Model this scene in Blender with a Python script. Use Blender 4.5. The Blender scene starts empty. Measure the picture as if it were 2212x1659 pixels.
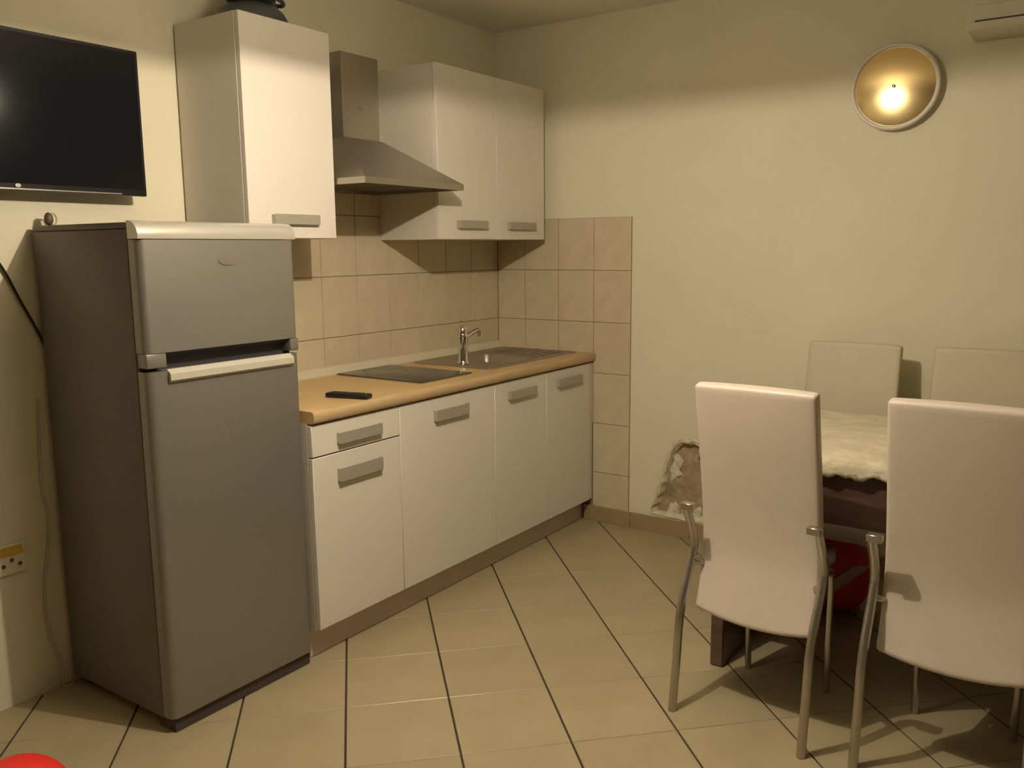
import bpy, bmesh, math, random
from mathutils import Vector, Matrix, noise
random.seed(7)
sc = bpy.context.scene
C = sc.collection
PI = math.pi

# ------------------------------------------------------------------ camera
def make_camera():
    px, py, pz = -3.6903, -2.6345, 1.3534
    yaw, pitch, roll = 0.9662, -0.1552, -0.0092
    f = Vector((math.sin(yaw)*math.cos(pitch), math.cos(yaw)*math.cos(pitch), math.sin(pitch)))
    r = Vector((math.cos(yaw), -math.sin(yaw), 0)); u = r.cross(f)
    r2 = r*math.cos(roll)+u*math.sin(roll); u2 = -r*math.sin(roll)+u*math.cos(roll)
    cd = bpy.data.cameras.new('camera'); cd.sensor_width = 36; cd.sensor_fit = 'HORIZONTAL'
    cd.lens = 36*1866.8/2212; cd.clip_start = 0.02
    co = bpy.data.objects.new('camera', cd); C.objects.link(co)
    m = Matrix((r2, u2, -f)).transposed().to_4x4(); m.translation = Vector((px, py, pz))
    co.matrix_world = m
    sc.camera = co
make_camera()

# ------------------------------------------------------------------ world, exposure
w = bpy.data.worlds.new('world'); sc.world = w; w.use_nodes = True
w.node_tree.nodes['Background'].inputs[0].default_value = (0.010, 0.010, 0.013, 1)   # night outside
w.node_tree.nodes['Background'].inputs[1].default_value = 1.0
sc.view_settings.view_transform = 'Standard'; sc.view_settings.look = 'None'
sc.view_settings.exposure = 0.0; sc.view_settings.gamma = 1.0
sc.view_settings.use_curve_mapping = False
LAMP = Vector((-2.07, -1.47, 1.950))      # bulb of the pendant, just above the frame
BULB_RADIANCE = 15500.0
SHADE_RADIANCE = 12.5
LIGHT_COL = (1.0, 0.845, 0.635)

# ------------------------------------------------------------------ materials
def mat(name, col, rough=0.6, metal=0.0, var=0.0, vscale=6.0, bump=0.0, bscale=60.0, rnd=0.0,
        coat=0.0, emit=None, es=0.0, spec=0.5, stretch=None, trans=0.0, col2=None):
    m = bpy.data.materials.new(name); m.use_nodes = True
    nt = m.node_tree; b = nt.nodes['Principled BSDF']; L = nt.links
    b.inputs['Roughness'].default_value = rough
    b.inputs['Metallic'].default_value = metal
    b.inputs['Specular IOR Level'].default_value = spec
    b.inputs['Coat Weight'].default_value = coat
    b.inputs['Transmission Weight'].default_value = trans
    c4 = (*col, 1)
    b.inputs['Base Color'].default_value = c4
    tc = nt.nodes.new('ShaderNodeTexCoord'); mp = nt.nodes.new('ShaderNodeMapping')
    L.new(tc.outputs['Object'], mp.inputs['Vector'])
    if stretch: mp.inputs['Scale'].default_value = stretch
    if var > 0 or col2:
        n = nt.nodes.new('ShaderNodeTexNoise'); n.inputs['Scale'].default_value = vscale
        n.inputs['Detail'].default_value = 6
        L.new(mp.outputs[0], n.inputs['Vector'])
        mx = nt.nodes.new('ShaderNodeMix'); mx.data_type = 'RGBA'
        lo = col2 if col2 else tuple(c*(1-var) for c in col)
        hi = col if col2 else tuple(min(1, c*(1+var)) for c in col)
        mx.inputs[6].default_value = (*lo, 1); mx.inputs[7].default_value = (*hi, 1)
        cr = nt.nodes.new('ShaderNodeMapRange'); cr.inputs[1].default_value = .3; cr.inputs[2].default_value = .7
        L.new(n.outputs['Fac'], cr.inputs[0]); L.new(cr.outputs[0], mx.inputs[0])
        out = mx.outputs[2]
        if rnd > 0:
            oi = nt.nodes.new('ShaderNodeObjectInfo')
            mr = nt.nodes.new('ShaderNodeMapRange'); mr.inputs[3].default_value = 1-rnd; mr.inputs[4].default_value = 1+rnd
            L.new(oi.outputs['Random'], mr.inputs[0])
            hs = nt.nodes.new('ShaderNodeHueSaturation'); L.new(mr.outputs[0], hs.inputs['Value']); L.new(out, hs.inputs['Color'])
            out = hs.outputs[0]
        L.new(out, b.inputs['Base Color'])
    if bump > 0:
        n2 = nt.nodes.new('ShaderNodeTexNoise'); n2.inputs['Scale'].default_value = bscale; n2.inputs['Detail'].default_value = 5
        L.new(mp.outputs[0], n2.inputs['Vector'])
        bp = nt.nodes.new('ShaderNodeBump'); bp.inputs['Strength'].default_value = bump; bp.inputs['Distance'].default_value = .01
        L.new(n2.outputs['Fac'], bp.inputs['Height']); L.new(bp.outputs[0], b.inputs['Normal'])
    if emit:
        b.inputs['Emission Color'].default_value = (*emit, 1); b.inputs['Emission Strength'].default_value = es
    return m

M = {}
M['wall'] = mat('wall_paint', (.79, .745, .575), .85, var=.03, vscale=2, bump=.12, bscale=90, spec=.25)
M['ceil'] = mat('ceiling_paint', (.78, .75, .65), .9, bump=.1, bscale=60, spec=.2)
M['floor_base'] = mat('floor_grout', (.045, .035, .025), .9)
M['floor_tile'] = mat('floor_tile', (.385, .325, .200), .33, var=.06, vscale=5, bump=.03, bscale=30, rnd=.035, spec=.45)
M['wall_tile'] = mat('wall_tile', (.62, .54, .385), .30, var=.06, vscale=14, bump=.05, bscale=25, rnd=.02)
M['grout'] = mat('tile_grout', (.24, .19, .12), .9)
M['skirt'] = mat('skirting_tile', (.36, .265, .15), .4, var=.08, vscale=9, rnd=.05)
M['cab'] = mat('cabinet_white', (.74, .70, .635), .38, bump=.01, bscale=200)
M['cab_side'] = mat('cabinet_side', (.66, .62, .54), .5)
M['handle'] = mat('handle_satin', (.44, .42, .35), .45, metal=.35)
M['seam'] = mat('dark_seam', (.05, .04, .035), .8)
M['plinth'] = mat('plinth_grey', (.62, .53, .46), .5, var=.05, vscale=10)
M['wood'] = mat('worktop_wood', (.60, .42, .20), .42, var=.10, vscale=7, stretch=(1, 12, 12), bump=.02, bscale=60)
M['wood_edge'] = mat('worktop_edge', (.50, .36, .20), .5, var=.08, vscale=7, stretch=(1, 12, 12))
M['strip'] = mat('upstand_plastic', (.66, .60, .46), .4)
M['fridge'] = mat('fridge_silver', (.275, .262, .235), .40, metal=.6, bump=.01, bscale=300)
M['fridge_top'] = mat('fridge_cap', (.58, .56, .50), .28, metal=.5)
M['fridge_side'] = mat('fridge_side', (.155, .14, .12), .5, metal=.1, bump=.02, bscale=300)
M['emblem'] = mat('emblem_grey', (.22, .20, .165), .4, metal=.4)
M['fridge_seal'] = mat('fridge_gasket', (.06, .048, .04), .7)
M['fridge_lip'] = mat('fridge_handle_lip', (.66, .63, .54), .3, metal=.3)
M['dark'] = mat('dark_recess', (.035, .033, .04), .5)
M['black_gloss'] = mat('screen_black', (.006, .007, .010), .12, spec=.4)
M['black'] = mat('black_plastic', (.012, .011, .012), .4)
M['silver'] = mat('silver_trim', (.55, .53, .48), .25, metal=.8)
M['steel'] = mat('hood_steel', (.43, .40, .35), .34, metal=.9, stretch=(1, 1, 30), bump=.02, bscale=40)
M['sink'] = mat('sink_steel', (.36, .31, .25), .38, metal=.75)
M['chrome'] = mat('chrome', (.72, .70, .68), .13, metal=1)
M['chair_tube'] = mat('chair_tube', (.50, .47, .42), .22, metal=.9)
M['glass_black'] = mat('hob_glass', (.085, .070, .052), .22, spec=.6)
M['ring'] = mat('hob_ring', (.12, .10, .08), .4)
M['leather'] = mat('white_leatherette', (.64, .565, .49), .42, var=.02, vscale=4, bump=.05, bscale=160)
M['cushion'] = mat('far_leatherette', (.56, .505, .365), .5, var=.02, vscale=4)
M['table'] = mat('dark_table_wood', (.10, .055, .042), .35, var=.3, vscale=5, stretch=(8, 1, 8))
M['table_edge'] = mat('table_moulding', (.20, .165, .12), .4, var=.1, vscale=5)
M['cloth'] = mat('table_cloth', (.66, .61, .45), .8, var=.12, vscale=14, bump=.5, bscale=45)
M['red'] = mat('red_fabric', (.70, .05, .045), .6, var=.1, vscale=12, bump=.1)
M['red_ball'] = mat('red_rubber', (.78, .03, .02), .5)
M['strap'] = mat('beige_strap', (.60, .45, .33), .7)
M['pan'] = mat('pan_dark', (.05, .055, .055), .35, var=.1, vscale=8)
M['concrete'] = mat('raw_masonry', (.50, .40, .27), .95, col2=(.34, .24, .165), vscale=16, bump=.8, bscale=40)
M['plaster'] = mat('raw_plaster', (.72, .67, .52), .95, var=.12, vscale=30, bump=.5, bscale=70)
M['gold'] = mat('gold_reflector', (.92, .72, .38), .21, metal=1, bump=.01, bscale=6)
M['white_plastic'] = mat('white_plastic', (.74, .72, .66), .35)
M['ac'] = mat('ac_casing', (.62, .57, .46), .5)
M['yellow'] = mat('yellow_sticker', (.62, .40, .05), .6)
M['brown'] = mat('brown_plastic', (.12, .08, .055), .5)
M['cable_white'] = mat('white_cable', (.52, .50, .47), .5)
M['shade'] = mat('shade_opal', (.92, .90, .86), .5, emit=LIGHT_COL, es=SHADE_RADIANCE*2)   # lit opal glass
def opal(m, fac):
    nt = m.node_tree; b = nt.nodes['Principled BSDF']; out = nt.nodes['Material Output']
    tr = nt.nodes.new('ShaderNodeBsdfTranslucent'); tr.inputs[0].default_value = (.95, .93, .90, 1)
    mx = nt.nodes.new('ShaderNodeMixShader'); mx.inputs[0].default_value = fac
    nt.links.new(b.outputs[0], mx.inputs[1]); nt.links.new(tr.outputs[0], mx.inputs[2]); nt.links.new(mx.outputs[0], out.inputs['Surface'])
opal(M["shade"], .5)
M['bulb'] = mat('lamp_bulb', (1, 1, 1), .5, emit=LIGHT_COL, es=BULB_RADIANCE)

# ------------------------------------------------------------------ helpers
def box(bm, x0, x1, y0, y1, z0, z1, bev=0.0, seg=2):
    r = bmesh.ops.create_cube(bm, size=1)
    vs = r['verts']
    for v in vs:
        v.co = Vector(((x0+x1)/2+v.co.x*(x1-x0), (y0+y1)/2+v.co.y*(y1-y0), (z0+z1)/2+v.co.z*(z1-z0)))
    if bev > 0:
        es = list({e for v in vs for e in v.link_edges})
        bmesh.ops.bevel(bm, geom=es, offset=bev, segments=seg, affect='EDGES', profile=.5)
def obj(name, bm, m, parent=None, smooth=False, loc=None):
    bmesh.ops.recalc_face_normals(bm, faces=bm.faces)
    me = bpy.data.meshes.new(name); bm.to_mesh(me); bm.free()
    me.materials.append(m if not isinstance(m, str) else M[m])
    if smooth:
        for p in me.polygons: p.use_smooth = True
        try: me.set_sharp_from_angle(angle=math.radians(40))
        except Exception: pass
    o = bpy.data.objects.new(name, me); C.objects.link(o)
    if parent: o.parent = parent
    if loc: o.location = loc
    return o
def bx(name, m, parent, x0, x1, y0, y1, z0, z1, bev=0.0, seg=2, smooth=None):
    bm = bmesh.new(); box(bm, x0, x1, y0, y1, z0, z1, bev, seg)
    return obj(name, bm, m, parent, smooth=(bev > 0 if smooth is None else smooth))
def thing(name, label, cat, loc=(0, 0, 0), rz=0, group=None):
    o = bpy.data.objects.new(name, None); o.empty_display_size = .1; C.objects.link(o)
    o.location = loc; o.rotation_euler = (0, 0, rz); o['label'] = label; o['category'] = cat
    if group: o['group'] = group
    return o
def tag(o, label, cat, group=None):
    o['label'] = label; o['category'] = cat
    if group: o['group'] = group
    return o
def tube_pts(bm, pts, r, n=10, ry=None):
    """sweep an (elliptic) section along a polyline"""
    pts = [Vector(p) for p in pts]; rings = []
    for i, p in enumerate(pts):
        d = (pts[min(i+1, len(pts)-1)]-pts[max(i-1, 0)]).normalized()
        a = Vector((0, 1, 0)) if abs(d.y) < .9 else Vector((0, 0, 1))
        s = d.cross(a).normalized(); t = s.cross(d).normalized()
        rings.append([bm.verts.new(p+s*r*math.cos(2*PI*k/n)+t*(ry or r)*math.sin(2*PI*k/n)) for k in range(n)])
    for a, b in zip(rings, rings[1:]):
        for k in range(n): bm.faces.new((a[k], a[(k+1) % n], b[(k+1) % n], b[k]))
    bm.faces.new(rings[0]); bm.faces.new(rings[-1][::-1])
def smooth_path(pts, n=6):
    """Catmull-Rom"""
    P = [Vector(p) for p in pts]; out = []
    for i in range(len(P)-1):
        p0 = P[max(i-1, 0)]; p1 = P[i]; p2 = P[i+1]; p3 = P[min(i+2, len(P)-1)]
        for k in range(n):
            t = k/n
            out.append(.5*((2*p1)+(p2-p0)*t+(2*p0-5*p1+4*p2-p3)*t*t+(3*p1-p0-3*p2+p3)*t**3))
    out.append(P[-1]); return out
def lathe(bm, prof, n=48, mtx=None, cap=False):
    """prof: list of (r, h); axis z"""
    rings = []
    for r, h in prof:
        if r < 1e-5: rings.append([bm.verts.new((0, 0, h))])
        else: rings.append([bm.verts.new((r*math.cos(2*PI*k/n), r*math.sin(2*PI*k/n), h)) for k in range(n)])
    for a, b in zip(rings, rings[1:]):
        if len(a) == 1 and len(b) == 1: continue
        for k in range(n):
            if len(a) == 1: bm.faces.new((a[0], b[(k+1) % n], b[k]))
            elif len(b) == 1: bm.faces.new((a[k], a[(k+1) % n], b[0]))
            else: bm.faces.new((a[k], a[(k+1) % n], b[(k+1) % n], b[k]))
    if mtx: bmesh.ops.transform(bm, matrix=mtx, verts=bm.verts)
def struct(o): o['kind'] = 'structure'; return o
def dup(root, loc, rz, label=None):
    r = root.copy(); C.objects.link(r); r.location = loc; r.rotation_euler = (0, 0, rz)
    if label: r['label'] = label
    for ch in list(root.children):
        c = ch.copy(); C.objects.link(c); c.parent = r
        for g in ch.children:
            d = g.copy(); C.objects.link(d); d.parent = c
    return r

# ------------------------------------------------------------------ room shell
X0, Y0, H = -7.2, -6.8, 2.415
T, HT, TW = 1.4965, 0.2494, 0.2          # tile top, tile height, tile width
TX, TY = -0.033, 0.0249                   # tile offsets

floor = struct(bx('floor', 'floor_base', None, X0-.1, .1, Y0-.1, .1, -.10, -.004))
ceil = struct(bx('ceiling', 'ceil', None, X0-.1, .1, Y0-.1, .1, H, H+.1))
wall_back = struct(bx('wall_back', 'wall', None, X0-.1, .1, 0, .1, -.01, H))
struct(bx('wall_left', 'wall', None, X0-.1, X0, Y0, 0, -.01, H))
struct(bx('wall_front', 'wall', None, X0-.1, .1, Y0-.1, Y0, -.01, H))

# right wall with a rough hole knocked through its plaster near the floor
def right_wall():
    rng = random.Random(3)
    left = [(-1.04, .455), (-1.012, .435), (-.992, .40), (-.985, .37), (-.972, .345), (-.966, .31), (-.953, .285),
            (-.955, .25), (-.938, .225), (-.936, .19), (-.918, .165), (-.913, .135), (-.895, .115), (-.898, .088)]
    top = [(-1.34+.024*i, .452+rng.uniform(-.008, .008)) for i in range(12)]
    right = [(-1.36, .09), (-1.37, .16), (-1.352, .25), (-1.372, .33), (-1.355, .41)]
    bottom = [(-.93-.05*i, .083+rng.uniform(-.003, .006)) for i in range(8)]
    out = left+bottom+right+top
    bm = bmesh.new()
    ring = [bm.verts.new((0, y, z)) for y, z in out]
    R = [(-.80, .04), (-1.45, .04), (-1.45, .55), (-.80, .55)]
    rect = [bm.verts.new((0, y, z)) for y, z in R]
    es = [bm.edges.new((ring[i], ring[(i+1) % len(ring)])) for i in range(len(ring))]
    es += [bm.edges.new((rect[i], rect[(i+1) % 4])) for i in range(4)]
    bmesh.ops.triangle_fill(bm, use_beauty=True, edges=es)
    # remove any triangle inside the hole
    def inside(y, z):
        c = False; n = len(out)
        for i in range(n):
            a, b = out[i], out[(i+1) % n]
            if (a[1] > z) != (b[1] > z) and y < (b[0]-a[0])*(z-a[1])/(b[1]-a[1])+a[0]: c = not c
        return c
    bad = [f for f in bm.faces if inside(f.calc_center_median().y, f.calc_center_median().z)]
    bmesh.ops.delete(bm, geom=bad, context='FACES_ONLY')
    def quad(y0, y1, z0, z1):
        bm.faces.new([bm.verts.new((0, y, z)) for y, z in ((y0, z0), (y1, z0), (y1, z1), (y0, z1))])
    quad(-.80, 0, -.01, H); quad(Y0-.1, -1.45, -.01, H); quad(-1.45, -.80, .55, H); quad(-1.45, -.80, -.01, .04)
    bmesh.ops.recalc_face_normals(bm, faces=bm.faces)
    for f in bm.faces:
        if f.normal.x > 0: f.normal_flip()
    # outer skin so the wall has thickness
    box(bm, .07, .17, Y0-.1, .1, -.01, H)
    me = bpy.data.meshes.new('wall_right'); bm.to_mesh(me); bm.free(); me.materials.append(M['wall'])
    wr = struct(bpy.data.objects.new('wall_right', me)); C.objects.link(wr)
    # reveal (broken plaster edge)
    bm = bmesh.new(); a = [bm.verts.new((0, y, z)) for y, z in out]
    cy, cz = -1.13, .27
    b = [bm.verts.new((.022+rng.uniform(-.004, .004), y+(cy-y)*.06+rng.uniform(-.006, .006), z+(cz-z)*.06+rng.uniform(-.006, .006))) for y, z in out]
    c = [bm.verts.new((.055, y+(cy-y)*.10, z+(cz-z)*.05)) for y, z in out]
    n = len(out)
    for i in range(n):
        j = (i+1) % n
        bm.faces.new((a[i], a[j], b[j], b[i])); bm.faces.new((b[i], b[j], c[j], c[i]))
    obj('broken_edge', bm, 'plaster', wr)
    # rough masonry at the back of the hole
    bm = bmesh.new(); N, K = 40, 32; g = []
    for i in range(N+1):
        row = []
        for k in range(K+1):
            y = -.86-.56*i/N; z = .03+.46*k/K
            x = .034+.018*noise.noise(Vector((y*9, z*9, 1)))+.008*noise.noise(Vector((y*40, z*40, 4)))
            row.append(bm.verts.new((x, y, z)))
        g.append(row)
    for i in range(N):
        for k in range(K): bm.faces.new((g[i][k], g[i+1][k], g[i+1][k+1], g[i][k+1]))
    obj('masonry', bm, 'concrete', wr, smooth=True)
    # lumps of plaster left round the rim
    def lump(y, z, s, x=0.0):
        bm = bmesh.new(); bmesh.ops.create_icosphere(bm, subdivisions=3, radius=1)
        for v in bm.verts:
            k = 1+.8*noise.noise(v.co*1.9+Vector((y*50, z*50, 0)))
            v.co = Vector((x+v.co.x*s*.45*k, y+v.co.y*s*k, z+v.co.z*s*1.25*k))
        obj('plaster_lump', bm, 'plaster', wr, smooth=True)
    # fringe of torn plaster proud of the paint all round the rim
    bm = bmesh.new(); rows = []
    for i, (y, z) in enumerate(out):
        p = Vector((y-cy, z-cz)); d = p.normalized(); row = []
        nx = out[(i+1) % len(out)]
        for sub in range(4):
            t_ = sub/4; yy = y+(nx[0]-y)*t_; zz = z+(nx[1]-z)*t_
            p = Vector((yy-cy, zz-cz)); d = Vector((math.copysign(1, p.x) if abs(p.x) > .19 else p.x/.19, math.copysign(1, p.y) if abs(p.y) > .16 else p.y/.16)); d.normalize()
            wd = .016+.016*(noise.noise(Vector((yy*30, zz*30, 2)))+.5)
            if zz < .12: wd *= .3
            row = []
            for q in range(5):
                u = q/4
                hgt = math.sin(u*PI)*(.004+.007*abs(noise.noise(Vector((yy*60, zz*60, u*3)))))
                row.append(bm.verts.new((.004-hgt-(.0045 if q else 0)+.0045*u, yy+d.x*wd*u, zz+d.y*wd*u)))
            rows.append(row)
    for i in range(len(rows)):
        A, B = rows[i], rows[(i+1) % len(rows)]
        for q in range(4): bm.faces.new((A[q], B[q], B[q+1], A[q+1]))
    obj('torn_plaster', bm, 'plaster', wr, smooth=True)
    for y, z, s in [(-1.00, .30, .030), (-1.015, .35, .024), (-1.00, .105, .03), (-1.06, .10, .028), (-1.12, .105, .03)]:
        lump(y, z, s, .034)
    return wr
wall_right = right_wall()

# ---- floor tiles, laid on the diagonal
def clip_poly(poly, a, b, c):   # keep a*x+b*y<=c
    out = []
    for i in range(len(poly)):
        p, q = poly[i], poly[(i+1) % len(poly)]
        dp = a*p[0]+b*p[1]-c; dq = a*q[0]+b*q[1]-c
        if dp <= 0: out.append(p)
        if (dp < 0 < dq) or (dq < 0 < dp):
            t = dp/(dp-dq); out.append((p[0]+(q[0]-p[0])*t, p[1]+(q[1]-p[1])*t))
    return out
def slab_mesh(poly, th):
    bm = bmesh.new(); n = len(poly); e = .0012
    cx = sum(p[0] for p in poly)/n; cy = sum(p[1] for p in poly)/n
    bot = [bm.verts.new((x, y, -th)) for x, y in poly]
    mid = [bm.verts.new((x, y, -e)) for x, y in poly]
    top = [bm.verts.new((x+(cx-x)*.010, y+(cy-y)*.010, 0)) for x, y in poly]
    bm.faces.new(top)
    for i in range(n):
        j = (i+1) % n
        bm.faces.new((bot[i], bot[j], mid[j], mid[i])); bm.faces.new((mid[i], mid[j], top[j], top[i]))
    bmesh.ops.recalc_face_normals(bm, faces=bm.faces)
    me = bpy.data.meshes.new('floor_tile'); bm.to_mesh(me); bm.free(); me.materials.append(M['floor_tile'])
    return me
def floor_tiles():
    S = .4365/math.sqrt(2); D = .4365      # spacing in x-y and x+y
    c0, d0 = -.275, -2.41                  # one joint of each family
    gu, gv = .0062, .0016                  # open joint / tight joint
    r2 = math.sqrt(2)
    full = None; n = 0; far = bmesh.new()
    for i in range(-20, 20):
        for j in range(-32, 10):
            c1, c2 = c0+i*D, c0+(i+1)*D; d1, d2 = d0+j*D*1.0, d0+(j+1)*D*1.0
            cc, dd = (c1+c2)/2, (d1+d2)/2
            cx, cy = (cc+dd)/2, (dd-cc)/2
            hu = (D/r2-gu)/2; hv = (D/r2-gv)/2
            # local axes: u along (1,-1), v along (1,1)
            P = []
            for su, sv in ((-1, -1), (1, -1), (1, 1), (-1, 1)):
                ux, uy = su*hu/r2, -su*hu/r2; vx, vy = sv*hv/r2, sv*hv/r2
                P.append((ux+vx, uy+vy))
            W_ = [(x+cx, y+cy) for x, y in P]
            if (cx < -3.7 or cy < -3.1) and X0 < cx < 0 and Y0 < cy < 0:      # outside the frame: joined
                Q = clip_poly(clip_poly(clip_poly(clip_poly(W_, 1, 0, 0), -1, 0, -X0), 0, 1, 0), 0, -1, -Y0)
                far.faces.new([far.verts.new((x, y, 0)) for x, y in Q]); continue
            if all(X0 <= x <= 0 and Y0 <= y <= 0 for x, y in W_):
                if full is None: full = slab_mesh(P, .0055)
                me = full; loc = (cx, cy, 0)
            else:
                Q = clip_poly(clip_poly(clip_poly(clip_poly(W_, 1, 0, 0), -1, 0, -X0), 0, 1, 0), 0, -1, -Y0)
                if len(Q) < 3: continue
                A = abs(sum(Q[k][0]*Q[(k+1) % len(Q)][1]-Q[(k+1) % len(Q)][0]*Q[k][1] for k in range(len(Q))))/2
                if A < 2e-4: continue
                me = slab_mesh([(x-cx, y-cy) for x, y in Q], .0055); loc = (cx, cy, 0)
            o = bpy.data.objects.new('floor_tile', me); C.objects.link(o); o.parent = floor; o.location = loc; n += 1
    bmesh.ops.recalc_face_normals(far, faces=far.faces)
    o = obj('floor_tiles', far, 'floor_tile', floor); o['kind'] = 'stuff'
floor_tiles()

# ---- wall tiles
bx('grout_bed', 'grout', wall_back, -1.84, 0, -.0045, 0, .70, T)
bx('grout_bed', 'grout', wall_back, -1.455, -.833, -.0045, 0, T, T+HT)
bx('grout_bed', 'grout', wall_right, -.0045, 0, -.775, -.0045, 0, T)
def wtile(parent, wall, a0, a1, z0, z1, cache={}):
    g = .0013
    a0 += g; a1 -= g; z0 += g; z1 -= g
    wd, ht = round(a1-a0, 4), round(z1-z0, 4)
    k = (wall, wd, ht)
    if k not in cache:
        bm = bmesh.new()
        if wall == 'b': box(bm, -wd/2, wd/2, -.0075, -.001, -ht/2, ht/2, .0012, 1)
        else: box(bm, -.0075, -.001, -wd/2, wd/2, -ht/2, ht/2, .0012, 1)
        me = bpy.data.meshes.new('wall_tile'); bm.to_mesh(me); bm.free(); me.materials.append(M['wall_tile']); cache[k] = me
    o = bpy.data.objects.new('wall_tile', cache[k]); C.objects.link(o); o.parent = parent
    o.location = ((a0+a1)/2, 0, (z0+z1)/2) if wall == 'b' else (0, (a0+a1)/2, (z0+z1)/2)
xs = [-.0075, TX]+[TX-TW*j for j in range(1, 10)]
xs = [x for x in xs if x > -1.84]+[-1.84]
for i in range(len(xs)-1):
    for k in range(4):
        z1 = T-HT*k; z0 = max(T-HT*(k+1), .70)
        if z1-z0 > .02: wtile(wall_back, 'b', xs[i+1], xs[i], z0, z1)
for i in range(len(xs)-1):
    a0, a1 = max(xs[i+1], -1.455), min(xs[i], -.833)
    if a1-a0 > .01: wtile(wall_back, 'b', a0, a1, T, T+HT)
ys = [-.0075]+[TY-TW*j for j in range(1, 5)]
for j in range(4):
    for k in range(6):
        z1 = T-HT*k; z0 = T-HT*(k+1)
        if j < 3 and z1 < .72: continue
        if j < 2 or True: wtile(wall_right, 'r', ys[j+1], ys[j], max(z0, .002), z1)

# ---- skirting on the right wall, one tile after another
sk = struct(bx('baseboard_right', 'grout', None, -.011, -.0078, -3.6, -.53, 0, .074))
y = -.53; k = 0
while y > -3.6:
    y2 = max(y-(.26 if k == 0 else .31), -3.61)
    bx('skirting_tile', 'skirt', sk, -.019, -.0105, y2+.0012, y-.0012, 0, .078, .0015, 1); y = y2; k += 1

# ------------------------------------------------------------------ pendant lamp (hangs just above the frame; the room's light)
def pendant():
    t = thing('pendant_lamp', 'pendant lamp with opal glass dome shade hanging from the ceiling above the frame', 'lamp', (LAMP.x, LAMP.y, 1.95))
    bm = bmesh.new()
    prof = [(r*1.48, h) for r, h in [(.150, .002), (.148, .025), (.142, .045), (.132, .066), (.118, .085), (.100, .103), (.080, .118), (.058, .130), (.035, .138), (.018, .142)]]
    lathe(bm, prof, 48); obj('shade', bm, 'shade', t, True)
    bm = bmesh.new(); lathe(bm, [(0, .014), (.012, .016), (.018, .040), (.018, .150), (0, .152)], 24); obj('socket', bm, 'white_plastic', t, True)
    bm = bmesh.new(); bmesh.ops.create_uvsphere(bm, u_segments=24, v_segments=16, radius=1, matrix=Matrix.Diagonal((.0095, .0095, .0085, 1)))
    o = obj('bulb', bm, 'bulb', t, True); o.location = (0, 0, LAMP.z-1.95)
    bm = bmesh.new(); lathe(bm, [(.003, .148), (.003, H-1.95-.01)], 8); obj('cord', bm, 'white_plastic', t, True)
    bm = bmesh.new(); lathe(bm, [(0, H-1.95-.035), (.03, H-1.95-.03), (.05, H-1.95), (0, H-1.95)], 24); obj('ceiling_rose', bm, 'white_plastic', t, True)
pendant()

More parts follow.
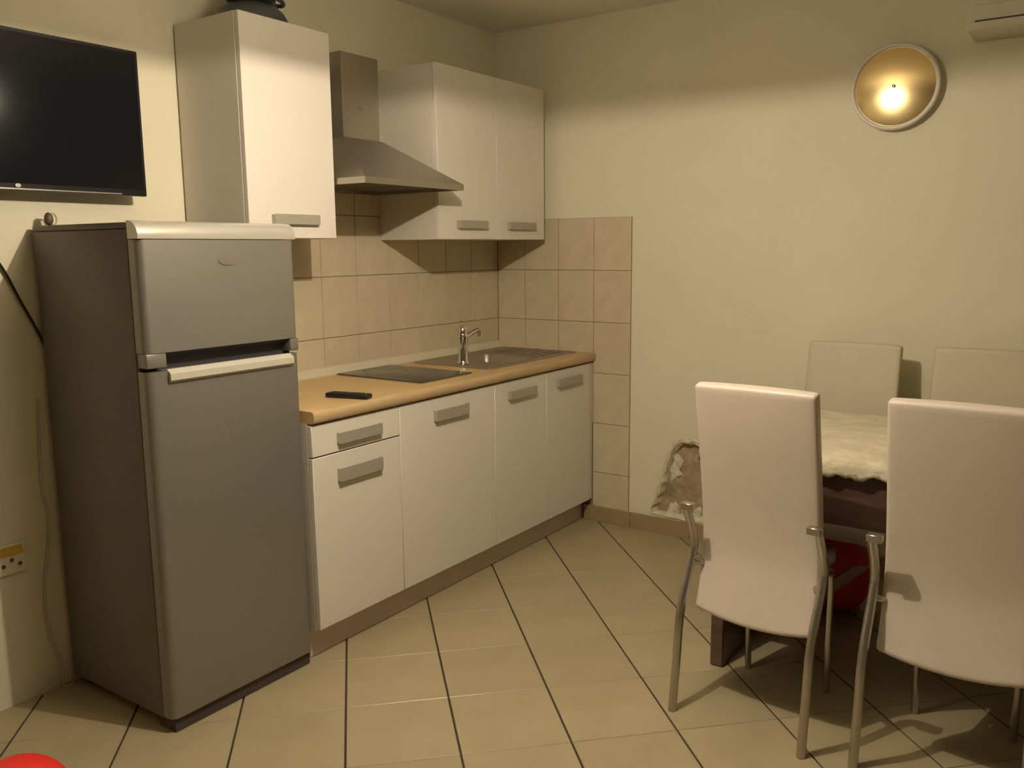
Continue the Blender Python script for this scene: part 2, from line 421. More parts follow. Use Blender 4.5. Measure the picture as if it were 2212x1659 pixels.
# ------------------------------------------------------------------ fridge
def fridge():
    t = thing('fridge', 'silver two door fridge freezer standing at the left end of the kitchen counter', 'fridge', (-2.115, -.28, 0))
    ox, oy = -2.115, -.28
    def B(name, m, x0, x1, y0, y1, z0, z1, bev=0, seg=2, par=None):
        return bx(name, m, par or t, x0-ox, x1-ox, y0-oy, y1-oy, z0, z1, bev, seg)
    L, Rr, F = -2.376, -1.851, -.555
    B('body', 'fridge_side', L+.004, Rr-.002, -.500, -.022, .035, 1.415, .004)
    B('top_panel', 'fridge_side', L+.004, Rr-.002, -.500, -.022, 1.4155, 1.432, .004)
    B('gasket', 'fridge_seal', L+.006, Rr-.004, -.512, -.4995, .06, 1.41)
    B('base_grille', 'fridge_seal', L+.012, Rr-.010, -.545, -.47, .002, .044)
    # freezer door, rounded vertical edges, with a recess along its bottom for the hand
    def door(name, z0, z1, notch=None):
        bm = bmesh.new()
        # plan outline of the door (rounded front corners), local
        w0, w1 = L-ox, Rr-ox; yb = -.511-oy; yf = F-oy; r = .022
        pl = [(w0, yb)]
        for k in range(7): a = PI+k*PI/12; pl.append((w0+r+r*math.cos(a), yf+r+r*math.sin(a)))
        pl[1:] = [(w0+r-r*math.cos(k*PI/12), yf+r-r*math.sin(k*PI/12)) for k in range(7)]
        for k in range(7): pl.append((w1-r+r*math.sin(k*PI/12), yf+r-r*math.cos(k*PI/12)))
        pl.append((w1, yb))
        a = [bm.verts.new((x, y, z0)) for x, y in pl]; b = [bm.verts.new((x, y, z1)) for x, y in pl]
        n = len(pl)
        for i in range(n): bm.faces.new((a[i], a[(i+1) % n], b[(i+1) % n], b[i]))
        bm.faces.new(a); bm.faces.new(b)
        return obj(name, bm, 'fridge', t, True)
    hx0, hx1 = -2.315-ox, -1.885-ox
    d1 = door('freezer_door', 1.086, 1.386)
    # the door's lower band either side of the handle recess
    bx('door_foot', 'fridge', d1, L+.001-ox, hx0, F-oy+.001, -.511-oy, 1.046, 1.0855, .004)
    bx('door_foot', 'fridge', d1, hx1, Rr-.001-ox, F-oy+.001, -.511-oy, 1.046, 1.0855, .004)
    # sloped underside of the recess
    bm = bmesh.new()
    prof = [(F-oy+.001, 1.0858), (-.516-oy, 1.070), (-.513-oy, 1.03), (-.511-oy, 1.0858)]
    a = [bm.verts.new((hx0, y, z)) for y, z in prof]; b = [bm.verts.new((hx1, y, z)) for y, z in prof]
    for i in range(4): bm.faces.new((a[i], a[(i+1) % 4], b[(i+1) % 4], b[i]))
    bm.faces.new(a); bm.faces.new(b)
    obj('handle_recess', bm, 'dark', d1)
    d2 = door('fridge_door', .045, 1.0365)
    # light lip of the lower door's grip
    bm = bmesh.new()
    prof = [(F-oy-.001, 1.003), (F-.012-oy, 1.010), (F-.012-oy, 1.028), (F+.004-oy, 1.040), (F+.004-oy, 1.003)]
    a = [bm.verts.new((hx0, y, z)) for y, z in prof]; b = [bm.verts.new((hx1, y, z)) for y, z in prof]
    for i in range(5): bm.faces.new((a[i], a[(i+1) % 5], b[(i+1) % 5], b[i]))
    bm.faces.new(a); bm.faces.new(b)
    o = obj('grip_lip', bm, 'fridge_lip', d2)
    # domed cap over the freezer door
    bm = bmesh.new(); yb = -.511-oy; prof = [(yb, 1.388), (F-oy-.002, 1.388), (F-oy-.003, 1.40), (F-oy+.002, 1.416), (F-oy+.012, 1.428), (F-oy+.026, 1.434), (yb, 1.436)]
    a = [bm.verts.new((L-.001-ox, y, z)) for y, z in prof]; b = [bm.verts.new((Rr+.001-ox, y, z)) for y, z in prof]
    n = len(prof)
    for i in range(n): bm.faces.new((a[i], a[(i+1) % n], b[(i+1) % n], b[i]))
    bm.faces.new(a); bm.faces.new(b)
    obj('top_cap', bm, 'fridge_top', t, True)
    bm = bmesh.new(); lathe(bm, [(0, 0), (.028, 0), (.030, .0015), (0, .003)], 32, Matrix.Translation((-2.102-ox, F-oy-.0005, 1.328)) @ Matrix.Rotation(PI/2, 4, 'X') @ Matrix.Diagonal((1, .45, 1, 1)))
    o = obj('emblem', bm, 'emblem', d1, True); o['label'] = 'small oval emblem'
    for x in (L+.05, Rr-.05):
        for yy in (-.47, -.06):
            bm = bmesh.new(); lathe(bm, [(0, 0), (.018, 0), (.018, .036), (0, .036)], 16, Matrix.Translation((x-ox, yy-oy, 0))); obj('foot', bm, 'black', t, True)
fridge()
# small dark clip lying on the back corner of the fridge
def clip():
    t = thing('cable_clip', 'small brown curled clip lying on the back left corner of the fridge top', 'clip', (-2.335, -.05, 1.432))
    bm = bmesh.new(); bmesh.ops.create_icosphere(bm, subdivisions=2, radius=1)
    for v in bm.verts: v.co = Vector((v.co.x*.013, v.co.y*.013, .020+v.co.z*.020))
    obj('knob', bm, 'brown', t, True)
    bm = bmesh.new(); tube_pts(bm, [(.012+.012*math.cos(a)-.0, 0, .020+.017*math.sin(a)) for a in [k*PI/8-PI/2 for k in range(13)]], .0028, 8)
    obj('loop', bm, 'strap', t, True)
clip()

# ------------------------------------------------------------------ television and cables
def tv():
    t = thing('television', 'flat black television on the wall above the fridge', 'television', (-2.42, 0, 1.53))
    ox, oz = -2.42, 1.53
    x0, x1 = -2.79-ox, -2.033-ox
    bx('back_shell', 'black', t, x0+.02, x1-.02, -.072, -.035, .02, .42, .01)
    bx('bezel', 'black', t, x0, x1, -.085, -.065, -.002, .439, .004)
    bx('screen', 'black_gloss', t, x0+.010, x1-.010, -.0862, -.0845, .018, .429)
    bx('chin_strip', 'silver', t, x0+.01, -2.12-ox, -.088, -.0852, .0005, .0045)
    bm = bmesh.new(); lathe(bm, [(0, 0), (.008, 0), (.008, .002), (0, .002)], 20, Matrix.Translation((-2.432-ox, -.0862, .012)) @ Matrix.Rotation(PI/2, 4, 'X') @ Matrix.Diagonal((1, .7, 1, 1)))
    o = obj('emblem', bm, 'silver', t, True); o['label'] = 'small silver emblem'
    bx('wall_bracket', 'black', t, -.1, .1, -.035, 0, .1, .32, .003)
tv()
bm = bmesh.new(); tube_pts(bm, smooth_path([(-2.60, -.012, 1.56), (-2.53, -.010, 1.43), (-2.461, -.009, 1.315), (-2.42, -.009, 1.22), (-2.372, -.009, 1.11), (-2.33, -.009, .98), (-2.30, -.009, .80)]), .0042, 8)
tag(obj('power_cable', bm, 'black', None, True), 'black television cable slanting down the wall behind the fridge', 'cable')
bm = bmesh.new(); tube_pts(bm, smooth_path([(-2.395, -.010, .92), (-2.408, -.010, .66), (-2.397, -.010, .58), (-2.405, -.010, .47), (-2.425, -.010, .36), (-2.432, -.010, .24), (-2.418, -.012, .14), (-2.400, -.016, .07), (-2.404, -.02, .008), (-2.38, -.03, .006)]), .0032, 8)
tag(obj('power_cable', bm, 'cable_white', None, True), 'thin white cable hanging down the wall beside the fridge back', 'cable')
t = thing('wall_socket', 'pale wall socket with a yellow strip, low on the wall left of the fridge', 'socket', (-2.535, 0, .455))
bx('plate', 'wall', t, -.06, .06, -.010, 0, -.045, .045, .003)
bx('sticker', 'yellow', t, -.055, .052, -.0115, -.0102, .012, .040)
for x in (-.03, -.005, .02, .042):
    bm = bmesh.new(); lathe(bm, [(0, 0), (.006, 0), (.006, .002), (0, .002)], 12, Matrix.Translation((x, -.0102, -.012+.01*math.sin(x*90))) @ Matrix.Rotation(PI/2, 4, 'X')); obj('hole', bm, 'brown', t, True)

# ------------------------------------------------------------------ kitchen units
def handle(par, x0, x1, z0, z1, yf, ox, oy, oz):
    bm = bmesh.new(); w0, w1 = x0-ox, x1-ox; y = yf-oy; a, b = z0-oz, z1-oz
    # satin bow plate: flat face with returned ends
    box(bm, w0, w1, y-.018, y-.015, a, b, .001, 1)
    box(bm, w0, w0+.004, y-.0155, y+.001, a+.002, b-.002); box(bm, w1-.004, w1, y-.0155, y+.001, a+.002, b-.002)
    return obj('handle', bm, 'handle', par)
YF, YB = -.575, -.012
def base_unit(x0, x1, label, fronts):
    ox, oy = (x0+x1)/2, -.29
    t = thing('base_cabinet', label, 'cabinet', (ox, oy, 0), 0, 'white base cabinets under the worktop')
    bm = bmesh.new(); g = .001; th = .016
    def P(a, b, c, d, e, f): box(bm, a-ox, b-ox, c-oy, d-oy, e, f)
    P(x0+g, x0+th, -.555, YB, .105, .806); P(x1-th, x1-g, -.555, YB, .105, .806)
    P(x0+th, x1-th, -.553, YB, .106, .122); P(x0+th, x1-th, YB-.006, YB, .122, .806)
    P(x0+th, x1-th, -.553, -.49, .788, .805)
    obj('carcass', bm, 'cab_side', t)
    bm = bmesh.new()
    for xx in (x0+.04, x1-.04):
        for yy in (-.47, -.07):
            lathe_b = bmesh.new(); lathe(lathe_b, [(0, 0), (.02, 0), (.015, .105), (0, .105)], 12, Matrix.Translation((xx-ox, yy-oy, 0))); obj('leg', lathe_b, 'black', t, True)
    bm.free()
    for nm, z0, z1, hx0, hx1, hz0, hz1 in fronts:
        d = bx(nm, 'cab', t, x0+.0015-ox, x1-.0015-ox, YF-oy, -.557-oy, z0, z1, .0015, 1)
        handle(d, hx0, hx1, hz0, hz1, YF, ox, oy, 0)
base_unit(-1.838, -1.42, 'narrow white base cabinet with a drawer, next to the fridge',
          [('drawer', .697, .800, -1.728, -1.525, .724, .762), ('door', .112, .692, -1.731, -1.528, .596, .642)])
base_unit(-1.42, -.836, 'widest white base cabinet, under the hob', [('door', .112, .800, -1.230, -1.030, .713, .756)])
base_unit(-.836, -.436, 'white base cabinet under the tap, third from the fridge', [('door', .112, .800, -.742, -.538, .722, .760)])
base_unit(-.436, -.036, 'white base cabinet next to the tiled side wall', [('door', .112, .800, -.348, -.142, .722, .760)])
tag(bx('filler_strip', 'cab_side', None, -.034, -.009, -.572, -.555, .112, .800, .001, 1), 'narrow white filler strip between last base cabinet and wall', 'panel')
tag(bx('plinth_board', 'plinth', None, -1.835, -.010, -.518, -.502, .001, .104, .001, 1), 'long brown grey plinth board under the base cabinets', 'plinth')

# worktop with sink cut-out
SX0, SX1, SY0, SY1 = -.76, -.03, -.505, -.055
def worktop():
    t = thing('worktop', 'long pale wood worktop over the base cabinets', 'worktop', (-.92, -.3, .807))
    ox, oy, oz = -.92, -.3, .807
    zt = .847
    bm = bmesh.new()
    a, b, c, d = SX0+.015, SX1-.015, SY0+.015, SY1-.015
    def P(x0, x1, y0, y1): box(bm, x0-ox, x1-ox, y0-oy, y1-oy, 0, zt-oz)
    P(-1.836, a, -.580, -.0105); P(b, -.0085, -.580, -.0105); P(a, b, -.580, c); P(a, b, d, -.0105)
    obj('slab', bm, 'wood', t)
    bm = bmesh.new(); n = 8; pr = [(-.5802, 0)]+[(-.5802-.010*math.sin(k*PI/n), .040*(1-math.cos(k*PI/n))/2) for k in range(1, n)]+[(-.5802, .040)]
    A = [bm.verts.new((-1.836-ox, y-oy, z)) for y, z in pr]; B = [bm.verts.new((-.0085-ox, y-oy, z)) for y, z in pr]
    for i in range(len(pr)-1): bm.faces.new((A[i], A[i+1], B[i+1], B[i]))
    bm.faces.new(A); bm.faces.new(B); bm.faces.new((A[0], A[-1], B[-1], B[0]))
    obj('front_edge', bm, 'wood_edge', t, True)
    # moulded upstand against the tiles
    bm = bmesh.new(); pr = [(-.0085, .0402), (-.034, .0402), (-.034, .045), (-.026, .058), (-.016, .070), (-.0085, .074)]
    A = [bm.verts.new((-1.836-ox, y-oy, z)) for y, z in pr]; B = [bm.verts.new((-.009-ox, y-oy, z)) for y, z in pr]
    for i in range(len(pr)): bm.faces.new((A[i], A[(i+1) % 6], B[(i+1) % 6], B[i]))
    bm.faces.new(A); bm.faces.new(B)
    obj('upstand', bm, 'strip', t, False)
worktop()

def hob():
    ox, oy, oz = -1.04, -.262, .8475
    t = thing('hob', 'narrow dark glass hob set into the worktop left of the tap', 'hob', (ox, oy, oz))
    bx('glass_plate', 'glass_black', t, -.162, .158, -.232, .222, 0, .006, .002, 2)
    for yy, r in ((-.11, .075), (.10, .088)):
        bm = bmesh.new(); lathe(bm, [(r, .0062), (r+.003, .0064), (r+.003, .0062)], 40, Matrix.Translation((0, yy, 0))); obj('cooking_ring', bm, 'ring', t)
hob()

def sink():
    ox, oy, oz = (SX0+SX1)/2, (SY0+SY1)/2, .8472
    t = thing('kitchen_sink', 'stainless steel sink with drainer set into the worktop corner', 'sink', (ox, oy, oz))
    hx, hy = (SX1-SX0)/2, (SY1-SY0)/2
    bx0, bx1, by0, by1 = -.185, .10, -.18, .155     # bowl opening (local)
    def rr(x0, x1, y0, y1, r, z, bm, n=5):
        out = []
        for cx, cy, a0 in ((x1-r, y1-r, 0), (x0+r, y1-r, PI/2), (x0+r, y0+r, PI), (x1-r, y0+r, 1.5*PI)):
            for k in range(n+1):
                a = a0+k*PI/2/n; out.append(bm.verts.new((cx+r*math.cos(a), cy+r*math.sin(a), z)))
        return out
    def bridge(bm, a, b):
        n = len(a)
        for i in range(n): bm.faces.new((a[i], a[(i+1) % n], b[(i+1) % n], b[i]))
    bm = bmesh.new()
    o0 = rr(-hx, hx, -hy, hy, .03, 0, bm); o1 = rr(-hx+.004, hx-.004, -hy+.004, hy-.004, .028, .005, bm)
    o2 = rr(-hx+.012, hx-.012, -hy+.012, hy-.012, .024, .0035, bm)
    i0 = rr(bx0, bx1, by0, by1, .045, .0035, bm); bridge(bm, o0, o1); bridge(bm, o1, o2); bridge(bm, o2, i0)
    obj('rim', bm, 'sink', t, True)
    bm = bmesh.new(); i0 = rr(bx0, bx1, by0, by1, .045, .0035, bm); i1 = rr(bx0+.008, bx1-.008, by0+.008, by1-.008, .042, -.008, bm)
    i2 = rr(bx0+.02, bx1-.02, by0+.02, by1-.02, .04, -.14, bm); i3 = rr(bx0+.05, bx1-.05, by0+.05, by1-.05, .03, -.155, bm)
    bridge(bm, i0, i1); bridge(bm, i1, i2); bridge(bm, i2, i3); bm.faces.new(i3)
    obj('bowl', bm, 'sink', t, True)
    bm = bmesh.new(); lathe(bm, [(0, 0), (.03, 0), (.035, .004), (.02, .002), (0, .002)], 24, Matrix.Translation(((bx0+bx1)/2, (by0+by1)/2, -.155))); obj('drain', bm, 'chrome', t, True)
    bm = bmesh.new()
    for k in range(7):
        yy = -.15+.046*k; box(bm, .135, .335, yy, yy+.012, .0032, .0065, .002, 1)
    obj('drainer_ribs', bm, 'sink', t, True)
sink()

def faucet():
    fx, fy, fz = -.684, -.295, .8512
    t = thing('kitchen_tap', 'chrome mixer tap standing on the sink rim', 'tap', (fx, fy, fz))
    bm = bmesh.new(); lathe(bm, [(0, 0), (.028, 0), (.029, .004), (.025, .010), (.0225, .016), (.0225, .118), (.0235, .122), (.0235, .130), (.0215, .134), (0, .134)], 32); obj('body', bm, 'chrome', t, True)
    bm = bmesh.new(); tube_pts(bm, smooth_path([(.015, .002, .105), (.06, .01, .123), (.11, .018, .134), (.145, .024, .136), (.158, .026, .128)], 5), .0105, 14); obj('spout', bm, 'chrome', t, True)
    bm = bmesh.new(); lathe(bm, [(0, 0), (.010, 0), (.011, .014), (0, .015)], 16, Matrix.Translation((.157, .026, .108))); obj('aerator', bm, 'chrome', t, True)
    bm = bmesh.new(); lathe(bm, [(0, .1345), (.020, .1345), (.021, .150), (.014, .162), (0, .165)], 24)
    tube_pts(bm, smooth_path([(0, 0, .152), (-.010, -.004, .170), (-.018, -.008, .188)], 4), .0065, 10, .0095); obj('lever', bm, 'chrome', t, True)
faucet()

def remote():
    t = thing('remote_control', 'black remote control lying on the worktop near the fridge', 'remote', (-1.577, -.485, .8475), math.radians(-76))
    bx('case', 'black', t, -.083, .083, -.022, .022, 0, .017, .006, 3)
    bm = bmesh.new()
    for i in range(9):
        for j in range(3): box(bm, -.066+.014*i, -.058+.014*i, -.014+.011*j, -.008+.011*j, .0168, .0185, .0008, 1)
    o = obj('buttons', bm, 'dark', t); o['kind'] = 'stuff'
remote()

# wall cabinets
def wall_unit(x0, x1, z0, z1, label, doors, yd=-.335):
    ox, oz = (x0+x1)/2, z0
    t = thing('wall_cabinet', label, 'cabinet', (ox, 0, oz), 0, 'white wall cabinets')
    bx('carcass', 'cab_side', t, x0-ox, x1-ox, yd+.020, -.0085, 0, z1-z0, .001, 1)
    for a, b, h0, h1 in doors:
        d = bx('door', 'cab', t, a+.0012-ox, b-.0012-ox, yd, yd+.0185, .0005, z1-z0-.0005, .0015, 1)
        handle(d, h0, h1, 1.441, 1.475, yd, ox, 0, oz)
wall_unit(-1.842, -1.458, 1.395, 2.096, 'white wall cabinet hanging above the fridge', [(-1.842, -1.458, -1.748, -1.549)])
wall_unit(-.882, -.072, 1.395, 2.098, 'two door white wall cabinet above the tap, in the corner', [(-.882, -.468, -.762, -.556), (-.468, -.072, -.386, -.168)])

# cooker hood
def hood():
    ox = -1.175
    t = thing('cooker_hood', 'stainless steel chimney cooker hood above the hob', 'hood', (ox, 0, 1.585))
    oz = 1.585
    x0, x1, yf = -1.452-ox, -.894-ox, -.478
    cx0, cx1, cy = -1.272-ox, -1.072-ox, -.20
    # canopy: rim band + pyramid, open underneath
    bm = bmesh.new()
    def ring(pts, z): return [bm.verts.new((a, b, z)) for a, b in pts]
    outer = [(x0, -.009), (x0, yf), (x1, yf), (x1, -.009)]
    top = [(cx0-.006, -.009), (cx0-.006, cy-.006), (cx1+.006, cy-.006), (cx1+.006, -.009)]
    r0 = ring(outer, 0); r1 = ring(outer, .022); r2 = ring(top, .192)
    inn = [(x0+.012, -.012), (x0+.012, yf+.012), (x1-.012, yf+.012), (x1-.012, -.012)]
    r3 = ring(inn, 0); r4 = ring(inn, .018)
    for a, b in ((r0, r1), (r1, r2), (r0, r3), (r3, r4)):
        for i in range(4): bm.faces.new((a[i], a[(i+1) % 4], b[(i+1) % 4], b[i]))
    bm.faces.new(r2); bm.faces.new(r4)
    cn = obj('canopy', bm, 'steel', t)
    bx('chimney', 'steel', t, cx0, cx1, cy, -.009, .19, .505, .003, 2)
    bm = bmesh.new(); lathe(bm, [(0, 0), (.012, 0), (.012, .0015), (0, .0015)], 20, Matrix.Translation((0, cy-.0005, .305)) @ Matrix.Rotation(PI/2, 4, 'X') @ Matrix.Diagonal((1, .5, 1, 1)))
    o = obj('badge', bm, 'fridge_side', t, True); o['label'] = 'small dark badge'
    for k in range(2):
        bm = bmesh.new(); a = -.215+k*.215
        box(bm, a, a+.205, -.40, -.09, .010, .0178, .002, 1)
        for i in range(9): box(bm, a+.012+i*.021, a+.020+i*.021, -.39, -.10, .007, .0105)
        obj('grease_filter', bm, 'sink' , cn)
    bx('light_cover', 'white_plastic', cn, .10, .20, -.455, -.415, .008, .0178, .002, 1)
hood()

# pans on the left wall cabinet
def pans():
    t = thing('wok', 'dark wok lying upside down on the wall cabinet above the fridge', 'pan', (-1.66, -.18, 2.0965))
    bm = bmesh.new(); lathe(bm, [(.122, 0), (.125, .003), (.120, .024), (.107, .046), (.086, .064), (.060, .074), (0, .078), (0, .074), (.058, .070), (.083, .060), (.103, .043), (.116, .022), (.122, 0)], 48); obj('bowl', bm, 'pan', t, True)
    bm = bmesh.new(); tube_pts(bm, smooth_path([(-.10, .02, .074), (-.06, .05, .09), (0, .06, .094), (.06, .05, .09), (.10, .02, .074)], 4)[0:2]+[(-.09, .03, .078)], .004, 8); bm.free()
    bm = bmesh.new(); tube_pts(bm, smooth_path([(.02, .114, .012), (.03, .138, .018), (.0, .146, .02), (-.03, .138, .018), (-.02, .114, .012)], 5), .006, 10); obj('handle', bm, 'pan', t, True)
    t = thing('cooking_pot', 'dark cooking pot with loop handle stacked on the upturned wok', 'pot', (-1.66, -.18, 2.0965+.0785))
    bm = bmesh.new(); lathe(bm, [(0, 0), (.072, 0), (.082, .008), (.084, .020), (.084, .100), (.088, .103), (.081, .103), (.080, .022), (.070, .006), (0, .006)], 40); obj('pot_body', bm, 'pan', t, True)
    for s in (-1, 1):
        bm = bmesh.new(); tube_pts(bm, smooth_path([(s*.081, -.028, .034), (s*.108, -.030, .024), (s*.130, -.012, .020), (s*.130, .012, .020), (s*.108, .030, .024), (s*.081, .028, .034)], 5), .0075, 10); obj('handle', bm, 'pan', t, True)
pans()

# ------------------------------------------------------------------ round wall lamp and air conditioner on the right wall
def wall_lamp():
    t = thing('wall_lamp', 'round wall lamp with a shiny gold dish and pale rim', 'lamp', (0, -1.897, 1.949))
    MT = Matrix.Rotation(-PI/2, 4, 'Y')          # z axis -> -x
    bm = bmesh.new()
    ring = []
    R0, r = .152, .0085
    for k in range(64):
        a = 2*PI*k/64; ring.append([bm.verts.new(((R0+r*math.cos(b))*math.cos(a), (R0+r*math.cos(b))*math.sin(a), .044+1.3*r*math.sin(b))) for b in [2*PI*j/12 for j in range(12)]])
    for k in range(64):
        A, B = ring[k], ring[(k+1) % 64]
        for j in range(12): bm.faces.new((A[j], A[(j+1) % 12], B[(j+1) % 12], B[j]))
    bmesh.ops.transform(bm, matrix=MT, verts=bm.verts); obj('rim', bm, 'white_plastic', t, True)
    bm = bmesh.new(); lathe(bm, [(0, 0), (.125, 0), (.150, .036), (.150, .044)], 64, MT); obj('back_shell', bm, 'white_plastic', t, True)
    bm = bmesh.new(); N = 14
    prof = [(.149*math.sin(k/N*PI/2)**1.0, .012+.030*(1-math.cos(k/N*PI/2))) for k in range(N+1)]
    prof = [(.149*k/N, .060-.0165*(k/N)**2) for k in range(N+1)]
    lathe(bm, prof, 64, MT); obj('dish', bm, 'gold', t, True)
    bm = bmesh.new(); lathe(bm, [(0, .058), (.006, .059), (.006, .066), (.003, .068), (0, .068)], 20, MT); obj('centre_stud', bm, 'chrome', t, True)
wall_lamp()
def ac():
    t = thing('air_conditioner', 'cream air conditioner casing high on the wall right of the gold lamp', 'air conditioner', (0, -2.55, 2.06))
    bm = bmesh.new(); box(bm, -.20, 0, -.40, .40, .022, .29, .010, 3); obj('casing', bm, 'ac', t, True)
    bx('louvre_slot', 'dark', t, -.2015, -.19, -.385, .375, .050, .0555, .001, 1)
    bx('front_panel', 'ac', t, -.2035, -.195, -.38, .38, .105, .245, .004, 2)
ac()

# ------------------------------------------------------------------ dining chairs
def chair(label, m='leather'):
    t = thing('dining_chair', label, 'chair', (0, 0, 0), 0, 'white dining chairs round the table')
    # faces +x ; profile of the long back panel (x, z)
    pr = smooth_path([(-.152, 0, .972), (-.130, 0, .86), (-.098, 0, .70), (-.076, 0, .56), (-.072, 0, .46), (-.088, 0, .37), (-.110, 0, .298)], 4)
    hw, th, NY = .173, .036, 12
    bm = bmesh.new(); F = []; Bk = []
    for i, p in enumerate(pr):
        q = pr[min(i+1, len(pr)-1)]-pr[max(i-1, 0)]; nrm = Vector((-q.z, 0, q.x)).normalized()
        if nrm.x > 0: nrm = -nrm
        s = i/(len(pr)-1); rf, rb = [], []
        for k in range(NY+1):
            u = -1+2*k/NY; w_ = hw*(1+.02*s)
            sag = -.022*(1-u*u)*max(0, (s-.75)/.25)+.004*(1-u*u)*(1 if i == 0 else 0)
            bow = .006*(1-u*u)
            c = p+Vector((0, u*w_, sag))
            rb.append(bm.verts.new(c+nrm*(.0+bow))); rf.append(bm.verts.new(c-nrm*th))
        Bk.append(rb); F.append(rf)
    n = len(pr)
    for i in range(n-1):
        for k in range(NY):
            bm.faces.new((Bk[i][k], Bk[i][k+1], Bk[i+1][k+1], Bk[i+1][k])); bm.faces.new((F[i][k], F[i+1][k], F[i+1][k+1], F[i][k+1]))
        bm.faces.new((Bk[i][0], Bk[i+1][0], F[i+1][0], F[i][0])); bm.faces.new((Bk[i][NY], F[i][NY], F[i+1][NY], Bk[i+1][NY]))
    for k in range(NY):
        bm.faces.new((Bk[0][k], F[0][k], F[0][k+1], Bk[0][k+1])); bm.faces.new((Bk[-1][k], Bk[-1][k+1], F[-1][k+1], F[-1][k]))
    bmesh.ops.recalc_face_normals(bm, faces=bm.faces)
    es = [e for e in bm.edges if len(e.link_faces) == 2 and e.calc_face_angle(0) > 1.0]
    bmesh.ops.bevel(bm, geom=es, offset=.010, segments=3, affect='EDGES', profile=.5)
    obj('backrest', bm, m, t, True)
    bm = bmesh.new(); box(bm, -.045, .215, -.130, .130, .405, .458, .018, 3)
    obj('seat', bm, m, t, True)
    for s in (-1, 1):
        bm = bmesh.new(); tube_pts(bm, [(-.07, s*.118, .40), (.17, s*.118, .40)], .009, 8); obj('seat_rail', bm, 'chair_tube', t, True)
    for s in (-1, 1):
        bm = bmesh.new(); tube_pts(bm, smooth_path([(-.200, s*.193, .0), (-.182, s*.193, .15), (-.162, s*.193, .30), (-.100, s*.193, .44), (-.088, s*.193, .485), (-.100, s*.193, .53), (-.147, s*.193, .618)], 5), .0125, 14, .0125)
        # bent-in end that holds the back panel
        box(bm, -.160, -.134, min(s*.203, s*.165), max(s*.203, s*.165), .604, .624, .002, 1)
        l = obj('leg', bm, 'chair_tube', t, True)
        bm = bmesh.new(); tube_pts(bm, smooth_path([(-.100, s*.190, .44), (-.06, s*.165, .425), (.10, s*.134, .412), (.165, s*.130, .38), (.172, s*.128, .20), (.182, s*.126, .0)], 4), .010, 10)
        obj('leg', bm, 'chair_tube', t, True)
    return t
c1 = chair('white leatherette dining chair seen from behind, nearest the kitchen side')
c1.location = (-1.285, -1.874, 0); c1.rotation_euler = (0, 0, math.radians(-4.5))
c2 = dup(c1, (-1.280, -2.379, 0), math.radians(-2.5), 'white leatherette dining chair seen from behind, cut off by the right picture edge')
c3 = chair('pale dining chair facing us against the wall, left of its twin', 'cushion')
c3.location = (-.285, -1.828, 0); c3.rotation_euler = (0, 0, PI)
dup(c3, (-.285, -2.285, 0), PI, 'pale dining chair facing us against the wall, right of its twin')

# ------------------------------------------------------------------ dining table and cloth
TX0, TX1, TY0, TY1 = -1.185, -.46, -2.88, -1.63
def table():
    ox, oy = (TX0+TX1)/2, (TY0+TY1)/2
    t = thing('dining_table', 'dark brown wooden dining table with deep apron between the white chairs', 'table', (ox, oy, 0))
    hx, hy = (TX1-TX0)/2, (TY1-TY0)/2
    bx('tabletop', 'table', t, -hx, hx, -hy, hy, .715, .745, .003)
    bx('apron', 'table', t, -hx+.018, -hx+.040, -hy+.03, hy-.03, .552, .7145)
    bx('apron', 'table', t, hx-.040, hx-.018, -hy+.03, hy-.03, .56, .7145)
    bx('moulding', 'table_edge', t, -hx+.008, -hx+.045, -hy+.03, hy-.03, .506, .5515, .005)
    for sy in (-1, 1):
        y = sy*(hy-.042)
        bx('panel_leg', 'table', t, -hx+.045, hx-.045, y-.022, y+.022, 0, .7145, .004, 1)
table()
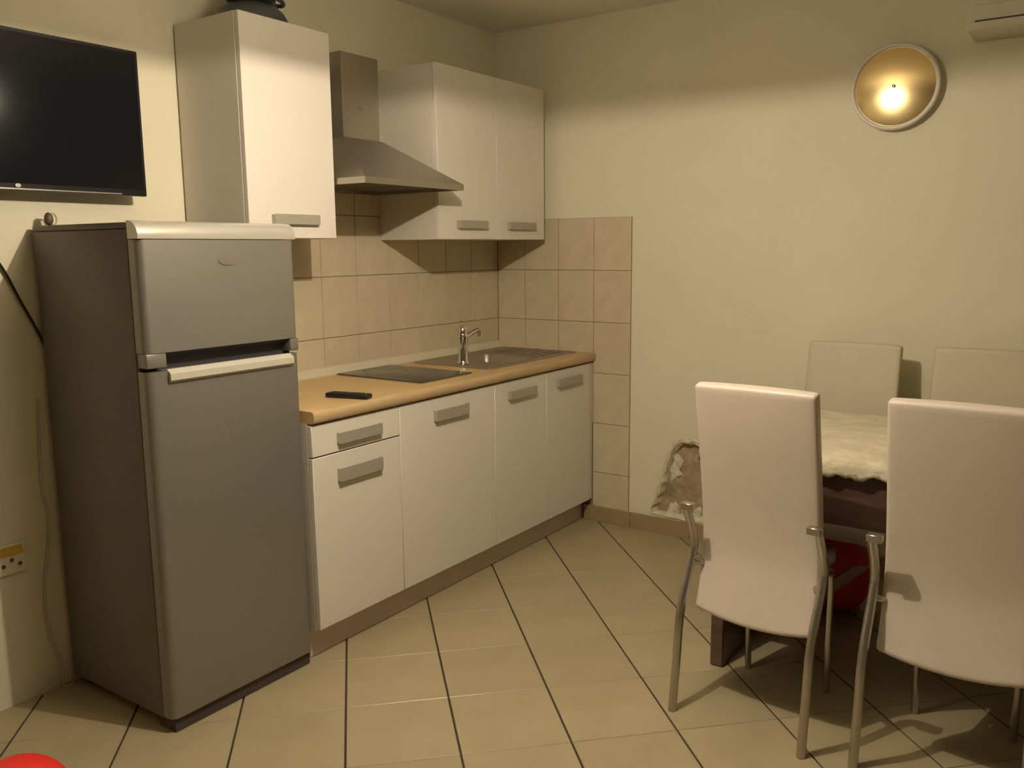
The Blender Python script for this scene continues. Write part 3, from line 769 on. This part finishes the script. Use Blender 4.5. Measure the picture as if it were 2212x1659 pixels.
def cloth():
    ox, oy, zt = (TX0+TX1)/2, (TY0+TY1)/2, .7465
    bm = bmesh.new(); hx, hy = (TX1-TX0)/2+.004, (TY1-TY0)/2+.004
    NX, NY = 70, 110; drop = .045
    g = []
    for i in range(NX+1):
        row = []
        for j in range(NY+1):
            u = (-1+2*i/NX)*(hx+drop); v = (-1+2*j/NY)*(hy+drop)
            x = max(-hx, min(hx, u)); y = max(-hy, min(hy, v)); ex = abs(u)-abs(x); ey = abs(v)-abs(y)
            d = max(ex, ey); w_ = noise.noise(Vector((u*14, v*14, 0))); w2 = noise.noise(Vector((u*4, v*5, 3)))
            z = zt+.004+.012*max(0, w2)+.005*w_+.004*abs(noise.noise(Vector((u*9+v*5, v*20, 9))))
            if d > 0:
                rag = 1+.45*noise.noise(Vector((u*22, v*22, 7)))+.30*noise.noise(Vector((u*60, v*60, 2)))
                z = zt+.002-d*rag
                sg = .006+.006*w_
                if ex > 0: x += math.copysign(sg, u)
                if ey > 0: y += math.copysign(sg, v)
            row.append(bm.verts.new((x, y, z-zt)))
        g.append(row)
    for i in range(NX):
        for j in range(NY): bm.faces.new((g[i][j], g[i+1][j], g[i+1][j+1], g[i][j+1]))
    o = obj('tablecloth', bm, 'cloth', None, True, (ox, oy, zt))
    md = o.modifiers.new('th', 'SOLIDIFY'); md.thickness = .0015; md.offset = 1
    tag(o, 'crumpled cream tablecloth with ragged hem on the dining table', 'tablecloth')
cloth()

# red bag with beige strap on the floor under the table
def bag():
    bx0, by0 = -.45, -1.865
    t = thing('bag', 'red bag with a beige strap on the floor under the table', 'bag', (bx0, by0, 0))
    rx, ry, rz = .10, .135, .148
    bm = bmesh.new(); bmesh.ops.create_icosphere(bm, subdivisions=4, radius=1)
    for v in bm.verts:
        p = v.co.copy(); k = 1+.06*noise.noise(p*2.5)
        sx = math.copysign(abs(p.x)**.8, p.x); sy = math.copysign(abs(p.y)**.8, p.y)
        v.co = Vector((sx*rx*k, sy*ry*k, max(.001, rz+p.z*rz*k)))
    obj('body', bm, 'red', t, True)
    bm = bmesh.new(); L_, R_ = [], []
    for k in range(17):
        u = k/16; yy = .085-.205*u; zz = .030+.185*u
        q = (yy/ry)**2+((zz-rz)/rz)**2
        xx = -rx*(max(0, 1-q)**.42)*1.02-.012
        for lst, s_ in ((L_, -1), (R_, 1)):
            y2 = yy+s_*.018*.67; z2 = zz+s_*.018*.74
            lst.append((bm.verts.new((xx, y2, z2)), bm.verts.new((xx+.006, y2, z2))))
    for k in range(16):
        a, b, c, d = L_[k], R_[k], R_[k+1], L_[k+1]
        bm.faces.new((a[0], b[0], c[0], d[0])); bm.faces.new((a[1], d[1], c[1], b[1]))
        bm.faces.new((a[0], d[0], d[1], a[1])); bm.faces.new((b[0], b[1], c[1], c[0]))
    for k in (0, 16): bm.faces.new((L_[k][0], L_[k][1], R_[k][1], R_[k][0]))
    obj('strap', bm, 'strap', t, True)
bag()
# red ball in the lower left corner
bm = bmesh.new(); bmesh.ops.create_uvsphere(bm, u_segments=48, v_segments=24, radius=.12)
for v in bm.verts: v.co.z += .12
o = obj('ball', bm, 'red_ball', None, True, (-2.872, -.715, 0)); tag(o, 'red ball on the floor in the bottom left corner', 'ball')
